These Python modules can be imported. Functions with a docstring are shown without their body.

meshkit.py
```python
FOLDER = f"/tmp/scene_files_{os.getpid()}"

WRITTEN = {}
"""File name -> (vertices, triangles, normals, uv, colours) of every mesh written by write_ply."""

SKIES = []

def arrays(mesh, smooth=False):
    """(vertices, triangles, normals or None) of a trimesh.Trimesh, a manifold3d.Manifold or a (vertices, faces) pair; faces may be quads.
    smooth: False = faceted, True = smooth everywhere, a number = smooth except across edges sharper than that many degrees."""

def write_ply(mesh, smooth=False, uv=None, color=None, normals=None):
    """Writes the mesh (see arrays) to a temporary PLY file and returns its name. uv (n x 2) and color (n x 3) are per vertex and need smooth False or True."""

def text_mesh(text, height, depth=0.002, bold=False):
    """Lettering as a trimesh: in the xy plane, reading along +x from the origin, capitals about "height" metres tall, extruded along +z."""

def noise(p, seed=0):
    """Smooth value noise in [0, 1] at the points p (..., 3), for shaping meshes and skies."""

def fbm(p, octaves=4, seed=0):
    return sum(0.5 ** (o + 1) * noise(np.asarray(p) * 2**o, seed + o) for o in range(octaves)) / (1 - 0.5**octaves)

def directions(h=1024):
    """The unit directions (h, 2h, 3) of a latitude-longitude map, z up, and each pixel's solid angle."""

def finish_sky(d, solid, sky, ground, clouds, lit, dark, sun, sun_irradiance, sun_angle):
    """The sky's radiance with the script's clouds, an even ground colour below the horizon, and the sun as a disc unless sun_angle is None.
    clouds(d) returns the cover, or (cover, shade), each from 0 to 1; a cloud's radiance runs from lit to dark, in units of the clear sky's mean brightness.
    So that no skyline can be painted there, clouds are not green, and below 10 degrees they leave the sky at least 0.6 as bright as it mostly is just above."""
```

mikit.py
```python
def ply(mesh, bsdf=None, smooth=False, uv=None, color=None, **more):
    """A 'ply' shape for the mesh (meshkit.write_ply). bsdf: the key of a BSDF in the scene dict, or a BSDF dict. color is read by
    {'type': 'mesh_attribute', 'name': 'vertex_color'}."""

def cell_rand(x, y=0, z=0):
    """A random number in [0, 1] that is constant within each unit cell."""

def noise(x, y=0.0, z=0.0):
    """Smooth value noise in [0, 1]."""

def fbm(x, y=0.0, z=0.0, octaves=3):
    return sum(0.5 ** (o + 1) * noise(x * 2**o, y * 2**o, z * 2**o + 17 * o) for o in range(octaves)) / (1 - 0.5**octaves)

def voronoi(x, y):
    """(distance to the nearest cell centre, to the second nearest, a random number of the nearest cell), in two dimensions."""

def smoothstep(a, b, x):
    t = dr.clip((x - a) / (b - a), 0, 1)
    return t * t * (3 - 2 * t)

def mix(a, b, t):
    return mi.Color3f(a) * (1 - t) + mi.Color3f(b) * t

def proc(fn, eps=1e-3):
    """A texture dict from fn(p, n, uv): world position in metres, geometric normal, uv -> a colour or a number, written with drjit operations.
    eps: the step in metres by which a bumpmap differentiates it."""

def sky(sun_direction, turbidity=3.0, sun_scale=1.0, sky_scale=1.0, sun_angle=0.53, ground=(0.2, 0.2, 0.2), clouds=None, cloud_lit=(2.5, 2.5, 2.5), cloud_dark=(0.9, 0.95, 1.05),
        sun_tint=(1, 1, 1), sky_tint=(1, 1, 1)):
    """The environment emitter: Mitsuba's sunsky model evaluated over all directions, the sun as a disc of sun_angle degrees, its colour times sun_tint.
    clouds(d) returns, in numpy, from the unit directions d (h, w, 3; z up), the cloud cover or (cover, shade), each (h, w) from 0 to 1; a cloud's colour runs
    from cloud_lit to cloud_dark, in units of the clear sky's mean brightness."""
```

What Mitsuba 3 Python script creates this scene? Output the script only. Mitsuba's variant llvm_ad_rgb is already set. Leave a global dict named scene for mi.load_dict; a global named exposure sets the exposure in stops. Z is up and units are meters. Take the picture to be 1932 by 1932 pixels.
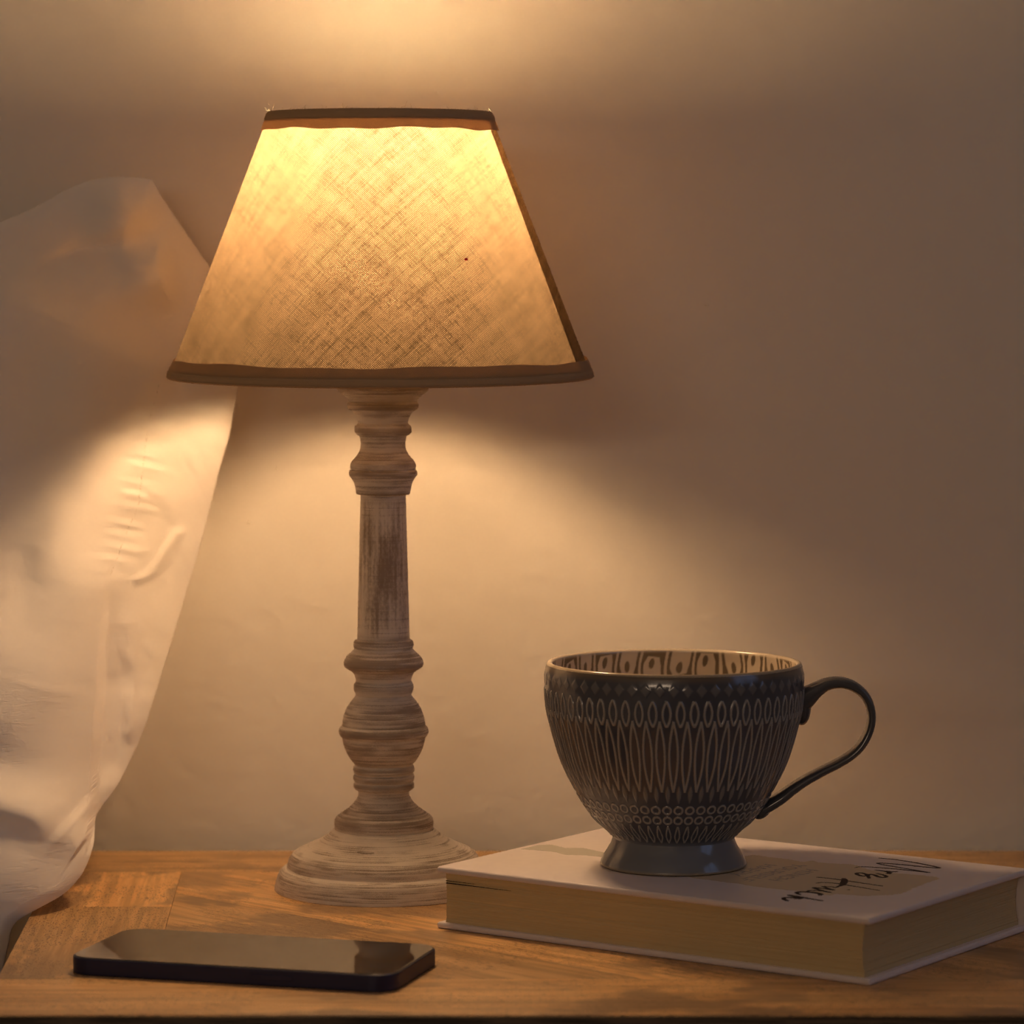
import math, random
import numpy as np, trimesh, mitsuba as mi, drjit as dr, mikit
from mikit import noise, fbm, smoothstep, mix, cell_rand, proc
import shapely
from shapely.geometry import Polygon, LineString, box as sbox
from shapely.ops import unary_union
from scipy.interpolate import RBFInterpolator
import meshkit

T = mi.ScalarTransform4f
Z0 = 0.55                                  # height of the nightstand's top above the floor; local z = 0 is the table top
PITCH = math.radians(3.317)
EYE = 0.2735
exposure = 0.0
scene, labels = {}, {}

# ------------------------------------------------------------------ camera and light
scene['camera'] = {'type': 'thinlens', 'fov': 18.29, 'fov_axis': 'x', 'aperture_radius': 0.0052, 'focus_distance': 1.455, 'near_clip': 0.05, 'far_clip': 20.0,
                   'to_world': T().look_at(origin=[0, 0, Z0 + EYE], target=[0, math.cos(PITCH), Z0 + EYE - math.sin(PITCH)], up=[0, 0, 1])}
scene['dusk_sky'] = {'type': 'constant', 'radiance': {'type': 'rgb', 'value': [0.36, 0.50, 0.88]}}
BULB = [112.0, 69.5, 34.0]
WALL_LIGHT = [15.8, 11.4, 7.8]

# ------------------------------------------------------------------ helpers
rng = np.random.default_rng(7)


def put(key, mesh, bsdf, smooth=False, uv=None, color=None, **more):
    if isinstance(mesh, (tuple, list)):
        v, f = np.asarray(mesh[0], float), np.asarray(mesh[1], int)
    else:
        v, f = np.array(mesh.vertices), np.array(mesh.faces)
    v = v + [0, 0, Z0]
    scene[key] = mikit.ply((v, f), bsdf, smooth=smooth, uv=uv, color=color, **more)


def tag(key, label=None, category=None, group=None, kind=None):
    labels[key] = {k: v for k, v in dict(label=label, category=category, group=group, kind=kind).items() if v}


def box(x0, x1, y0, y1, z0, z1):
    m = trimesh.creation.box((x1 - x0, y1 - y0, z1 - z0))
    m.apply_translation(((x0 + x1) / 2, (y0 + y1) / 2, (z0 + z1) / 2))
    return m


def cat(*ms):
    return trimesh.util.concatenate(list(ms))


def grid_faces(nr, nc, flip=False):
    i = np.arange((nr - 1) * (nc - 1))
    a = i // (nc - 1) * nc + i % (nc - 1)
    f = np.vstack([np.stack([a, a + 1, a + nc + 1], 1), np.stack([a, a + nc + 1, a + nc], 1)])
    return f[:, ::-1] if flip else f


def revolve(prof, n, centre, wear=None, t0=0.0, t1=2 * math.pi):
    """Surface of revolution of prof [(r, z)...] from the top down; uv = (turn, second per-ring number)."""
    prof = np.asarray(prof, float)
    t = np.linspace(t0, t1, n + 1)
    r, z = prof[:, :1], prof[:, 1:2]
    v = np.stack([centre[0] + r * np.cos(t), centre[1] + r * np.sin(t), centre[2] + z + 0 * t], -1).reshape(-1, 3)
    w = np.zeros(len(prof)) if wear is None else np.asarray(wear)
    uv = np.stack([np.broadcast_to(t / (2 * math.pi), (len(prof), n + 1)), np.broadcast_to(w[:, None], (len(prof), n + 1))], -1).reshape(-1, 2)
    return v, grid_faces(len(prof), n + 1, True), uv


def resample(prof, step):
    p = np.asarray(prof, float)
    out = [p[0]]
    for a, b in zip(p[:-1], p[1:]):
        k = max(1, int(math.ceil(np.linalg.norm(b - a) / step)))
        out += [a + (b - a) * j / k for j in range(1, k + 1)]
    return np.array(out)


def tube(path, rad, n=8):
    p = np.asarray(path, float)
    r = np.broadcast_to(np.asarray(rad, float), (len(p),))
    t = np.gradient(p, axis=0)
    t /= np.linalg.norm(t, axis=1, keepdims=True)
    up = np.array([0, 1, 0.0]) if abs(t[0][1]) < 0.9 else np.array([1, 0, 0.0])
    vs = []
    for q, d, rr in zip(p, t, r):
        a = np.cross(d, up)
        a /= np.linalg.norm(a)
        b = np.cross(d, a)
        k = np.arange(n) * 2 * np.pi / n
        vs.append(q + rr * (np.cos(k)[:, None] * a + np.sin(k)[:, None] * b))
        up = np.cross(a, d)
    v = np.vstack(vs + [p[:1], p[-1:]])
    i, f = np.arange(n), []
    for j in range(len(p) - 1):
        f += [np.stack([j * n + i, j * n + (i + 1) % n, (j + 1) * n + (i + 1) % n], 1), np.stack([j * n + i, (j + 1) * n + (i + 1) % n, (j + 1) * n + i], 1)]
    e = len(p) * n
    f += [np.stack([i * 0 + e, (i + 1) % n, i], 1), np.stack([i * 0 + e + 1, (len(p) - 1) * n + i, (len(p) - 1) * n + (i + 1) % n], 1)]
    m = trimesh.Trimesh(v, np.vstack(f), process=False)
    m.fix_normals()
    return m


def rounded_plate(poly, z0, z1, bevel):
    """A flat slab of outline poly whose top and bottom edges are rounded by bevel."""
    ks = [0.0, 0.3, 0.6, 0.85, 1.0]
    rings, zs = [], []
    seq = [(1 - math.cos(a * math.pi / 2), 1 - math.sin(a * math.pi / 2)) for a in ks]
    prof = [(bevel * (1 - math.sin(a * math.pi / 2)), z0 + bevel * (1 - math.cos(a * math.pi / 2))) for a in ks]
    prof += [(bevel * (1 - math.cos(a * math.pi / 2)), z1 - bevel * (1 - math.sin(a * math.pi / 2))) for a in ks]
    base = np.array(poly.exterior.coords)[:-1]
    if not poly.exterior.is_ccw:
        base = base[::-1]
    e = np.roll(base, -1, 0) - base
    nrm = np.stack([e[:, 1], -e[:, 0]], 1) / np.linalg.norm(e, axis=1, keepdims=True)
    mit = nrm + np.roll(nrm, 1, 0)
    mit /= (mit * nrm).sum(1, keepdims=True)
    n = len(base)
    v = np.vstack([np.hstack([base - mit * d, np.full((n, 1), z)]) for d, z in prof])
    i, f = np.arange(n), []
    for j in range(len(prof) - 1):
        f += [np.stack([j * n + i, j * n + (i + 1) % n, (j + 1) * n + (i + 1) % n], 1), np.stack([j * n + i, (j + 1) * n + (i + 1) % n, (j + 1) * n + i], 1)]
    cap = trimesh.creation.triangulate_polygon(Polygon(v[:n, :2]), engine='earcut')
    cv, cf = cap
    o = len(v)
    tv = np.hstack([cv, np.full((len(cv), 1), z1)])
    bv = np.hstack([cv, np.full((len(cv), 1), z0)])
    tri = cv[cf]
    if np.mean(np.cross(tri[:, 1] - tri[:, 0], tri[:, 2] - tri[:, 0])) < 0:
        cf = cf[:, ::-1]
    f += [cf + o, cf[:, ::-1] + o + len(cv)]
    return trimesh.Trimesh(np.vstack([v, tv, bv]), np.vstack(f), process=False)


def rounded_rect(w, h, r, n=8):
    c = [(w / 2 - r, h / 2 - r, 0), (-w / 2 + r, h / 2 - r, 90), (-w / 2 + r, -h / 2 + r, 180), (w / 2 - r, -h / 2 + r, 270)]
    return Polygon([(x + r * math.cos(math.radians(a + 90 * k / n)), y + r * math.sin(math.radians(a + 90 * k / n))) for x, y, a in c for k in range(n + 1)])


def seg_dist(px, pz, line):
    """(distance to the polyline, signed side, arc length along it) at the points px, pz."""
    best, side, along = np.full(px.shape, 1e9), np.zeros(px.shape), np.zeros(px.shape)
    s0 = 0.0
    line = np.asarray(line, float)
    for a, b in zip(line[:-1], line[1:]):
        d = b - a
        L = np.linalg.norm(d)
        t = np.clip(((px - a[0]) * d[0] + (pz - a[1]) * d[1]) / L ** 2, 0, 1)
        q = np.hypot(px - a[0] - t * d[0], pz - a[1] - t * d[1])
        m = q < best
        best = np.where(m, q, best)
        side = np.where(m, np.sign(d[0] * (pz - a[1]) - d[1] * (px - a[0])), side)
        along = np.where(m, s0 + t * L, along)
        s0 += L
    return best, side, along / s0


# ------------------------------------------------------------------ materials
def rgb(*c):
    return {'type': 'rgb', 'value': list(map(float, c))}


def wall_bump(p, n, uv):
    return fbm(p.x * 160, p.y * 160, p.z * 160, 3) + 0.6 * noise(p.x * 45, p.y * 45, p.z * 45)


def wall_col(p, n, uv):
    return mix((0.70, 0.64, 0.56), (0.74, 0.68, 0.60), noise(p.x * 12, p.y * 12, p.z * 12))


scene['wall_paint'] = {'type': 'twosided', 'bsdf': {'type': 'bumpmap', 'arbitrary': proc(wall_bump, 4e-4), 'scale': 0.00045, 'bsdf': {'type': 'diffuse', 'reflectance': proc(wall_col)}}}
scene['room_paint'] = {'type': 'twosided', 'bsdf': {'type': 'diffuse', 'reflectance': rgb(0.72, 0.68, 0.62)}}
scene['ceiling_paint'] = {'type': 'twosided', 'bsdf': {'type': 'diffuse', 'reflectance': rgb(0.75, 0.74, 0.72)}}
scene['carpet'] = {'type': 'twosided', 'bsdf': {'type': 'diffuse', 'reflectance': rgb(0.25, 0.22, 0.19)}}
scene['window_white'] = {'type': 'principled', 'base_color': rgb(0.75, 0.75, 0.73), 'roughness': 0.4}
scene['window_glass'] = {'type': 'thindielectric', 'int_ior': 1.5}


def wood(c, s, dark=1.0):
    def col(p, n, uv):
        a, b = p.x * c + p.y * s + uv.x * 7.3, -p.x * s + p.y * c + uv.y * 5.1
        w = fbm(a * 9, b * 34, uv.x * 9, 3)
        rings = 0.5 + 0.5 * dr.sin(b * 150 + w * 17 + noise(a * 5, b * 12) * 7)
        patch = smoothstep(0.34, 0.54, noise(a * 9, b * 17, uv.x * 31))
        fig = smoothstep(0.43, 0.62, fbm(a * 34, b * 52, 3.3 + uv.y * 8, 3) + 0.10 * (noise(a * 160, b * 700, 2.0) - 0.5)) * patch
        fine = fbm(a * 60, b * 800, 1.7, 3)
        pore = smoothstep(0.66, 0.78, noise(a * 520, b * 2400, 5.0)) * smoothstep(0.25, 0.50, noise(a * 30, b * 45, 9.0))
        base = mix((0.50, 0.290, 0.120), (0.42, 0.228, 0.088), rings * 0.7)
        base = mix(base, (0.54, 0.335, 0.155), smoothstep(0.45, 0.75, fine) * 0.6)
        base = base * (0.80 + 0.34 * smoothstep(0.30, 0.70, fbm(a * 16, b * 420, 8.1 + uv.y * 3, 3)))
        base = mix(base, (0.20, 0.128, 0.075), fig * 0.72)
        base = mix(base, (0.15, 0.085, 0.045), pore * 0.65)
        base = mix(base, base * mi.Color3f(0.66, 0.68, 0.74), smoothstep(0.45, 0.9, uv.x))
        return base * (1.12 * dark)
    return col


def wood_bump(c, s):
    def f(p, n, uv):
        a, b = p.x * c + p.y * s, -p.x * s + p.y * c
        return fbm(a * 60, b * 1100, 1.7, 2)
    return f


for name, ang in (('wood_along', 0.0), ('wood_slant', -43.0), ('wood_deep', 93.0)):
    c, s = math.cos(math.radians(ang)), math.sin(math.radians(ang))
    scene[name] = {'type': 'principled', 'base_color': proc(wood(c, s)), 'roughness': 0.42, 'specular': 0.35}


def edge_wood(p, n, uv):
    return mix((0.035, 0.024, 0.014), (0.11, 0.075, 0.045), smoothstep(0.35, 0.7, fbm(p.x * 40, p.y * 40, p.z * 420, 4)))


scene['dark_edge_wood'] = {'type': 'principled', 'base_color': proc(edge_wood), 'roughness': 0.6, 'specular': 0.25}

LX, LY = -0.0626, 1.543                     # the lamp's axis


def limed(p, n, uv):
    x, y, z = p.x - LX, p.y - LY, p.z - Z0
    column = smoothstep(0.1215, 0.126, z) * (1 - smoothstep(0.186, 0.1925, z))
    wear = mi.Float(uv.y)
    turn = fbm(x * 42, y * 42, z * 3300, 2) * 0.75 + fbm(x * 30, y * 30, z * 1300 + 9, 2) * 0.25 + (fbm(x * 75, y * 75, z * 260 + 3, 3) - 0.5) * 0.55
    grain = fbm(x * 800, y * 800, z * 45, 3) * 0.5 + fbm(x * 260, y * 260, z * 22, 2) * 0.3 + fbm(x * 1500, y * 1500, z * 700, 2) * 0.2
    band = smoothstep(0.121, 0.136, z) * (1 - smoothstep(0.168, 0.191, z))
    cross = smoothstep(0.58, 0.74, fbm(x * 40, y * 40, z * 1700 + 40, 2)) * 0.16 * (1 - 0.6 * smoothstep(0.128, 0.140, z) * (1 - smoothstep(0.176, 0.186, z)))
    facing = smoothstep(-0.0125, -0.002, -dr.abs(x - 0.0012))
    t_turn = 0.06 + 0.80 * smoothstep(0.33, 0.64, turn + (wear - 0.50) * 0.42)
    t_col = smoothstep(0.34, 0.68, grain - 0.12 + band * (0.07 + 0.12 * facing) + cross) * 0.86
    t = dr.lerp(t_turn, t_col, column)
    blot = fbm(x * 160, y * 160, z * 160, 2)
    paint = mix((0.60, 0.525, 0.45), (0.70, 0.62, 0.54), blot)
    brown = mix((0.185, 0.132, 0.098), (0.26, 0.195, 0.152), blot)
    return mix(paint, brown, t)


def limed_bump(p, n, uv):
    x, y, z = p.x - LX, p.y - LY, p.z - Z0
    column = smoothstep(0.1215, 0.126, z) * (1 - smoothstep(0.186, 0.1925, z))
    return dr.lerp(fbm(x * 42, y * 42, z * 3300, 2), fbm(x * 800, y * 800, z * 45, 2), column)


scene['limed_wood'] = {'type': 'bumpmap', 'arbitrary': proc(limed_bump, 2e-4), 'scale': 0.00012,
                       'bsdf': {'type': 'principled', 'base_color': proc(limed), 'roughness': 0.7, 'specular': 0.25}}


def weave_parts(uv):
    a, b = mi.Float(uv.x), mi.Float(uv.y)
    per = 0.00074
    x1, x2 = (a + b) * 0.70711 / per, (a - b) * 0.70711 / per
    x1 = x1 + 0.5 * noise(x2 * 0.02, 3.0, dr.floor(x1 * 0.1))
    x2 = x2 + 0.5 * noise(x1 * 0.02, 8.0)
    hole = (0.5 + 0.5 * dr.cos(2 * math.pi * x1)) * (0.5 + 0.5 * dr.cos(2 * math.pi * x2))
    i1, i2 = dr.floor(x1 + 0.5), dr.floor(x2 + 0.5)
    s1 = noise(x2 * 0.10, i1 * 7.13, 2.0) * 0.6 + noise(x2 * 0.35, i1 * 3.7, 5.0) * 0.4
    s2 = noise(x1 * 0.10, i2 * 5.31, 11.0) * 0.6 + noise(x1 * 0.35, i2 * 2.9, 17.0) * 0.4
    slub = 0.8 * (smoothstep(0.45, 0.95, s1) + smoothstep(0.45, 0.95, s2))
    cloudy = 0.5 * noise(x1 * 0.45, x2 * 0.012, 9.0) + 0.3 * noise(x1 * 0.012, x2 * 0.45, 29.0) + 0.2 * noise(x1 * 0.15, x2 * 0.15, 4.0)
    return hole, slub, cloudy


def shade_col(p, n, uv):
    hole, slub, cloudy = weave_parts(uv)
    thread = mix((0.185, 0.120, 0.072), (0.30, 0.205, 0.128), cloudy)
    c = mix(thread, (0.98, 0.76, 0.48), dr.minimum(hole * hole * 1.15, 1.0))
    return c * 0.53 * (1 - 0.50 * dr.minimum(slub, 1.0)) * (0.82 + 0.36 * cloudy)


scene['linen_cloth'] = {'type': 'principledthin', 'base_color': proc(shade_col), 'roughness': 0.9, 'diff_trans': 1.32, 'eta': 1.2, 'spec_trans': 0.0}


def tape_trans(p, n, uv):
    a, b = mi.Float(uv.x) * 1500, mi.Float(uv.y) * 1500
    return 0.42 + 0.50 * (0.5 + 0.5 * dr.cos(2 * math.pi * (a + b))) * (0.5 + 0.5 * dr.cos(2 * math.pi * (a - b)))


def tape_col(p, n, uv):
    a, b = mi.Float(uv.x) * 1500, mi.Float(uv.y) * 1500
    w = (0.5 + 0.5 * dr.cos(2 * math.pi * (a + b))) * (0.5 + 0.5 * dr.cos(2 * math.pi * (a - b)))
    return mix((0.36, 0.235, 0.135), (0.52, 0.34, 0.19), w)


scene['binding_tape'] = {'type': 'principledthin', 'base_color': proc(tape_col), 'roughness': 0.9, 'diff_trans': proc(tape_trans), 'eta': 1.2}
scene['binding_roll'] = {'type': 'twosided', 'bsdf': {'type': 'diffuse', 'reflectance': proc(tape_col)}}
scene['thread'] = {'type': 'twosided', 'bsdf': {'type': 'diffuse', 'reflectance': rgb(0.55, 0.45, 0.32)}}
scene['red_yarn'] = {'type': 'twosided', 'bsdf': {'type': 'diffuse', 'reflectance': rgb(0.85, 0.06, 0.05)}}
scene['brass_fitting'] = {'type': 'principled', 'base_color': rgb(0.55, 0.45, 0.30), 'metallic': 0.9, 'roughness': 0.4}
scene['white_plastic'] = {'type': 'principled', 'base_color': rgb(0.75, 0.74, 0.7), 'roughness': 0.5}


def pillow_bump(p, n, uv):
    return noise(p.x * 2200, p.y * 300, p.z * 240) * 0.5 + noise(p.x * 240, p.y * 300, p.z * 2200) * 0.7


scene['pillow_cotton'] = {'type': 'twosided', 'bsdf': {'type': 'bumpmap', 'arbitrary': proc(pillow_bump, 2e-4), 'scale': 0.00018, 'bsdf': {'type': 'principled', 'base_color': rgb(0.77, 0.71, 0.665), 'roughness': 0.75, 'sheen': 0.3, 'specular': 0.2}}}
scene['stitching'] = {'type': 'twosided', 'bsdf': {'type': 'diffuse', 'reflectance': rgb(0.62, 0.55, 0.49)}}
scene['sheet_cotton'] = {'type': 'twosided', 'bsdf': {'type': 'diffuse', 'reflectance': rgb(0.80, 0.76, 0.72)}}

scene['mug_glaze'] = {'type': 'principled', 'base_color': {'type': 'mesh_attribute', 'name': 'vertex_color'}, 'roughness': 0.16, 'specular': 0.5, 'clearcoat': 0.6, 'clearcoat_gloss': 0.95}
scene['handle_glaze'] = {'type': 'principled', 'base_color': rgb(0.058, 0.058, 0.064), 'roughness': 0.14, 'specular': 0.5, 'clearcoat': 0.6, 'clearcoat_gloss': 0.95}


def cover_col(p, n, uv):
    return mix((0.60, 0.54, 0.55), (0.63, 0.57, 0.57), noise(p.x * 300, p.y * 300, p.z * 300))


scene['book_cover'] = {'type': 'principled', 'base_color': proc(cover_col), 'roughness': 0.42, 'specular': 0.4}
scene['book_patch'] = {'type': 'principled', 'base_color': rgb(0.52, 0.42, 0.30), 'roughness': 0.45, 'specular': 0.4}
scene['book_ribbon'] = {'type': 'principled', 'base_color': rgb(0.42, 0.40, 0.37), 'roughness': 0.45, 'specular': 0.4}
scene['ink_black'] = {'type': 'principled', 'base_color': rgb(0.022, 0.012, 0.012), 'roughness': 0.6, 'specular': 0.1}
scene['ink_grey'] = {'type': 'principled', 'base_color': rgb(0.24, 0.21, 0.22), 'roughness': 0.4, 'specular': 0.4}


def page_col(p, n, uv):
    z = p.z - Z0
    l = noise(z * 5200, p.x * 9, p.y * 9) * 0.6 + noise(z * 1500, p.x * 18, p.y * 18) * 0.4
    return mix((0.46, 0.36, 0.20), (0.54, 0.43, 0.25), l)


scene['page_edges'] = {'type': 'twosided', 'bsdf': {'type': 'diffuse', 'reflectance': proc(page_col)}}
scene['phone_frame'] = {'type': 'principled', 'base_color': rgb(0.008, 0.010, 0.045), 'metallic': 0.35, 'roughness': 0.40}
scene['phone_glass'] = {'type': 'principled', 'base_color': rgb(0.006, 0.006, 0.007), 'roughness': 0.012, 'specular': 0.85}

# ------------------------------------------------------------------ the room
WY, FLOOR, CEIL = 1.6840, -Z0, 2.40 - Z0
RX0, RX1, RY0 = -2.4, 1.75, -1.9
# the back wall, with a handful of little paint lumps
nx, nz = 2, 2
put('wall_back', box(RX0 - 0.1, RX1 + 0.1, WY, WY + 0.1, FLOOR, CEIL), 'wall_paint')
tag('wall_back', 'cream painted back wall behind the lamp and the mug', kind='structure')
for k, (x, z, r) in enumerate([(-0.1395, 0.1702, 0.0011), (-0.0400, 0.3969, 0.0009), (0.1029, 0.2854, 0.0010), (-0.1250, 0.1987, 0.0009)]):
    m = trimesh.creation.icosphere(2, r)
    m.apply_scale((1.2, 0.7, 0.8))
    m.apply_translation((x, WY, z))
    put('wall_back__paint_lump' + ('' if k == 0 else f'_{k:03d}'), m, 'wall_paint', smooth=True)
put('wall_left', box(RX0 - 0.1, RX0, RY0, WY, FLOOR, CEIL), 'room_paint')
tag('wall_left', 'plain painted wall on the left of the bedroom', kind='structure')
put('wall_front', box(RX0 - 0.1, RX1 + 0.1, RY0 - 0.1, RY0, FLOOR, CEIL), 'room_paint')
tag('wall_front', 'plain painted wall opposite the nightstand', kind='structure')
W0, W1, WZ0, WZ1 = 0.05, 1.05, 0.40, 1.50
put('wall_right', cat(box(RX1, RX1 + 0.1, RY0, W0, FLOOR, CEIL), box(RX1, RX1 + 0.1, W1, WY, FLOOR, CEIL), box(RX1, RX1 + 0.1, W0, W1, FLOOR, WZ0), box(RX1, RX1 + 0.1, W0, W1, WZ1, CEIL)), 'room_paint')
tag('wall_right', 'plain painted wall on the right with a window', kind='structure')
put('floor', box(RX0 - 0.1, RX1 + 0.1, RY0 - 0.1, WY + 0.1, FLOOR - 0.05, FLOOR), 'carpet')
tag('floor', 'brown carpeted bedroom floor', kind='structure')
put('ceiling', box(RX0 - 0.1, RX1 + 0.1, RY0 - 0.1, WY + 0.1, CEIL, CEIL + 0.05), 'ceiling_paint')
tag('ceiling', 'white bedroom ceiling', kind='structure')
fr = [box(RX1 + 0.02, RX1 + 0.07, W0, W1, WZ0, WZ0 + 0.05), box(RX1 + 0.02, RX1 + 0.07, W0, W1, WZ1 - 0.05, WZ1), box(RX1 + 0.02, RX1 + 0.07, W0, W0 + 0.05, WZ0 + 0.05, WZ1 - 0.05),
      box(RX1 + 0.02, RX1 + 0.07, W1 - 0.05, W1, WZ0 + 0.05, WZ1 - 0.05), box(RX1 + 0.03, RX1 + 0.06, 0.52, 0.58, WZ0 + 0.05, WZ1 - 0.05), box(RX1 + 0.03, RX1 + 0.06, W0 + 0.05, W1 - 0.05, 0.98, 1.02)]
put('window_1__frame', cat(*fr), 'window_white')
for k, (a, b, c, d) in enumerate([(W0 + 0.05, 0.52, 0.45, 0.98), (0.58, W1 - 0.05, 0.45, 0.98), (W0 + 0.05, 0.52, 1.02, 1.45), (0.58, W1 - 0.05, 1.02, 1.45)]):
    x = RX1 + 0.045
    put('window_1__pane' + ('' if k == 0 else f'_{k:03d}'), ([[x, a, c], [x, b, c], [x, b, d], [x, a, d]], [[0, 1, 2], [0, 2, 3]]), 'window_glass')
tag('window_1', 'white framed window on the right wall with dusk outside', kind='structure')

put('wall_light__housing', box(-1.62, -0.18, RY0, RY0 + 0.045, 0.66, 0.80), 'white_plastic')
put('wall_light__diffuser', rounded_plate(rounded_rect(1.40, 0.12, 0.02, 6), 0, 0.012, 0.004).apply_transform(trimesh.transformations.rotation_matrix(-math.pi / 2, (1, 0, 0))).apply_translation((-0.90, RY0 + 0.045, 0.73)),
    'white_plastic', smooth=40, emitter={'type': 'area', 'radiance': rgb(*WALL_LIGHT)})
tag('wall_light', 'long warm light bar on the wall opposite the nightstand', 'wall light')

# ------------------------------------------------------------------ the nightstand
SK = -0.055


def sk(x, y):
    return (x + SK * (y - 1.45), y)


YF, YB, S1Y, S2Y = 1.2539, 1.6526, 1.3241, 1.5881
XL, XR, TH = -0.2236, 0.345, 0.022


def plank(key, poly, bsdf, seed, tone=None):
    poly = poly.buffer(-0.00005, join_style=2)
    m = rounded_plate(shapely.simplify(poly, 1e-5), -TH, 0.0, 0.0002)
    r = np.random.default_rng(seed).random(2)
    if tone is not None:
        r[0] = tone
    put(key, m, bsdf, uv=np.broadcast_to(r, (len(m.vertices), 2)))


NS = 'nightstand'
plank(NS + '__plank', Polygon([sk(XL, YF), sk(XR, YF), sk(XR, S1Y), sk(XL, S1Y)]), 'wood_along', 3)
plank(NS + '__plank_001', Polygon([sk(XL, S2Y), sk(XR, S2Y), sk(XR, YB), sk(XL, YB)]), 'wood_along', 21)
SL, SR, MID = -0.1588, 0.2800, 1.4915
count = 2
for a, b, c, d, seed in ((XL, SL, S1Y, MID, 5), (XL, SL, MID, S2Y, 12), (SR, XR, S1Y, MID, 11), (SR, XR, MID, S2Y, 13)):
    plank(f'{NS}__plank_{count:03d}', Polygon([sk(a, c), sk(b, c), sk(b, d), sk(a, d)]), 'wood_deep', seed)
    count += 1
cell = Polygon([sk(SL, S1Y), sk(SR, S1Y), sk(SR, S2Y), sk(SL, S2Y)])
seeds = iter([4, 8, 2, 31, 16, 9, 40, 41, 42, 43, 44, 45, 46])
for k in range(-2, 7):
    ya = 1.5245 + 0.122 * k
    yb = ya + 0.122
    strip = Polygon([(SL - 1, ya + 0.9356), (SL + 1, ya - 0.9356), (SL + 1, yb - 0.9356), (SL - 1, yb + 0.9356)])
    piece = strip.intersection(cell)
    if piece.area < 1e-4 or piece.geom_type != 'Polygon':
        continue
    plank(f'{NS}__plank_{count:03d}', piece, 'wood_slant', next(seeds), {-2: 0.35, -1: 0.80, 0: 0.22, 1: 0.55, 2: 0.15, 3: 0.70}.get(k, 0.4))
    count += 1
xf0, xf1 = sk(XL, YF)[0], sk(XR, YF)[0]
put(NS + '__front_edge', box(xf0 + 0.001, xf1, YF - 0.0010, YF - 0.00002, -0.024, -0.0007), 'dark_edge_wood')
labels[NS + '__front_edge'] = {'label': 'dark stained front edge'}
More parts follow.
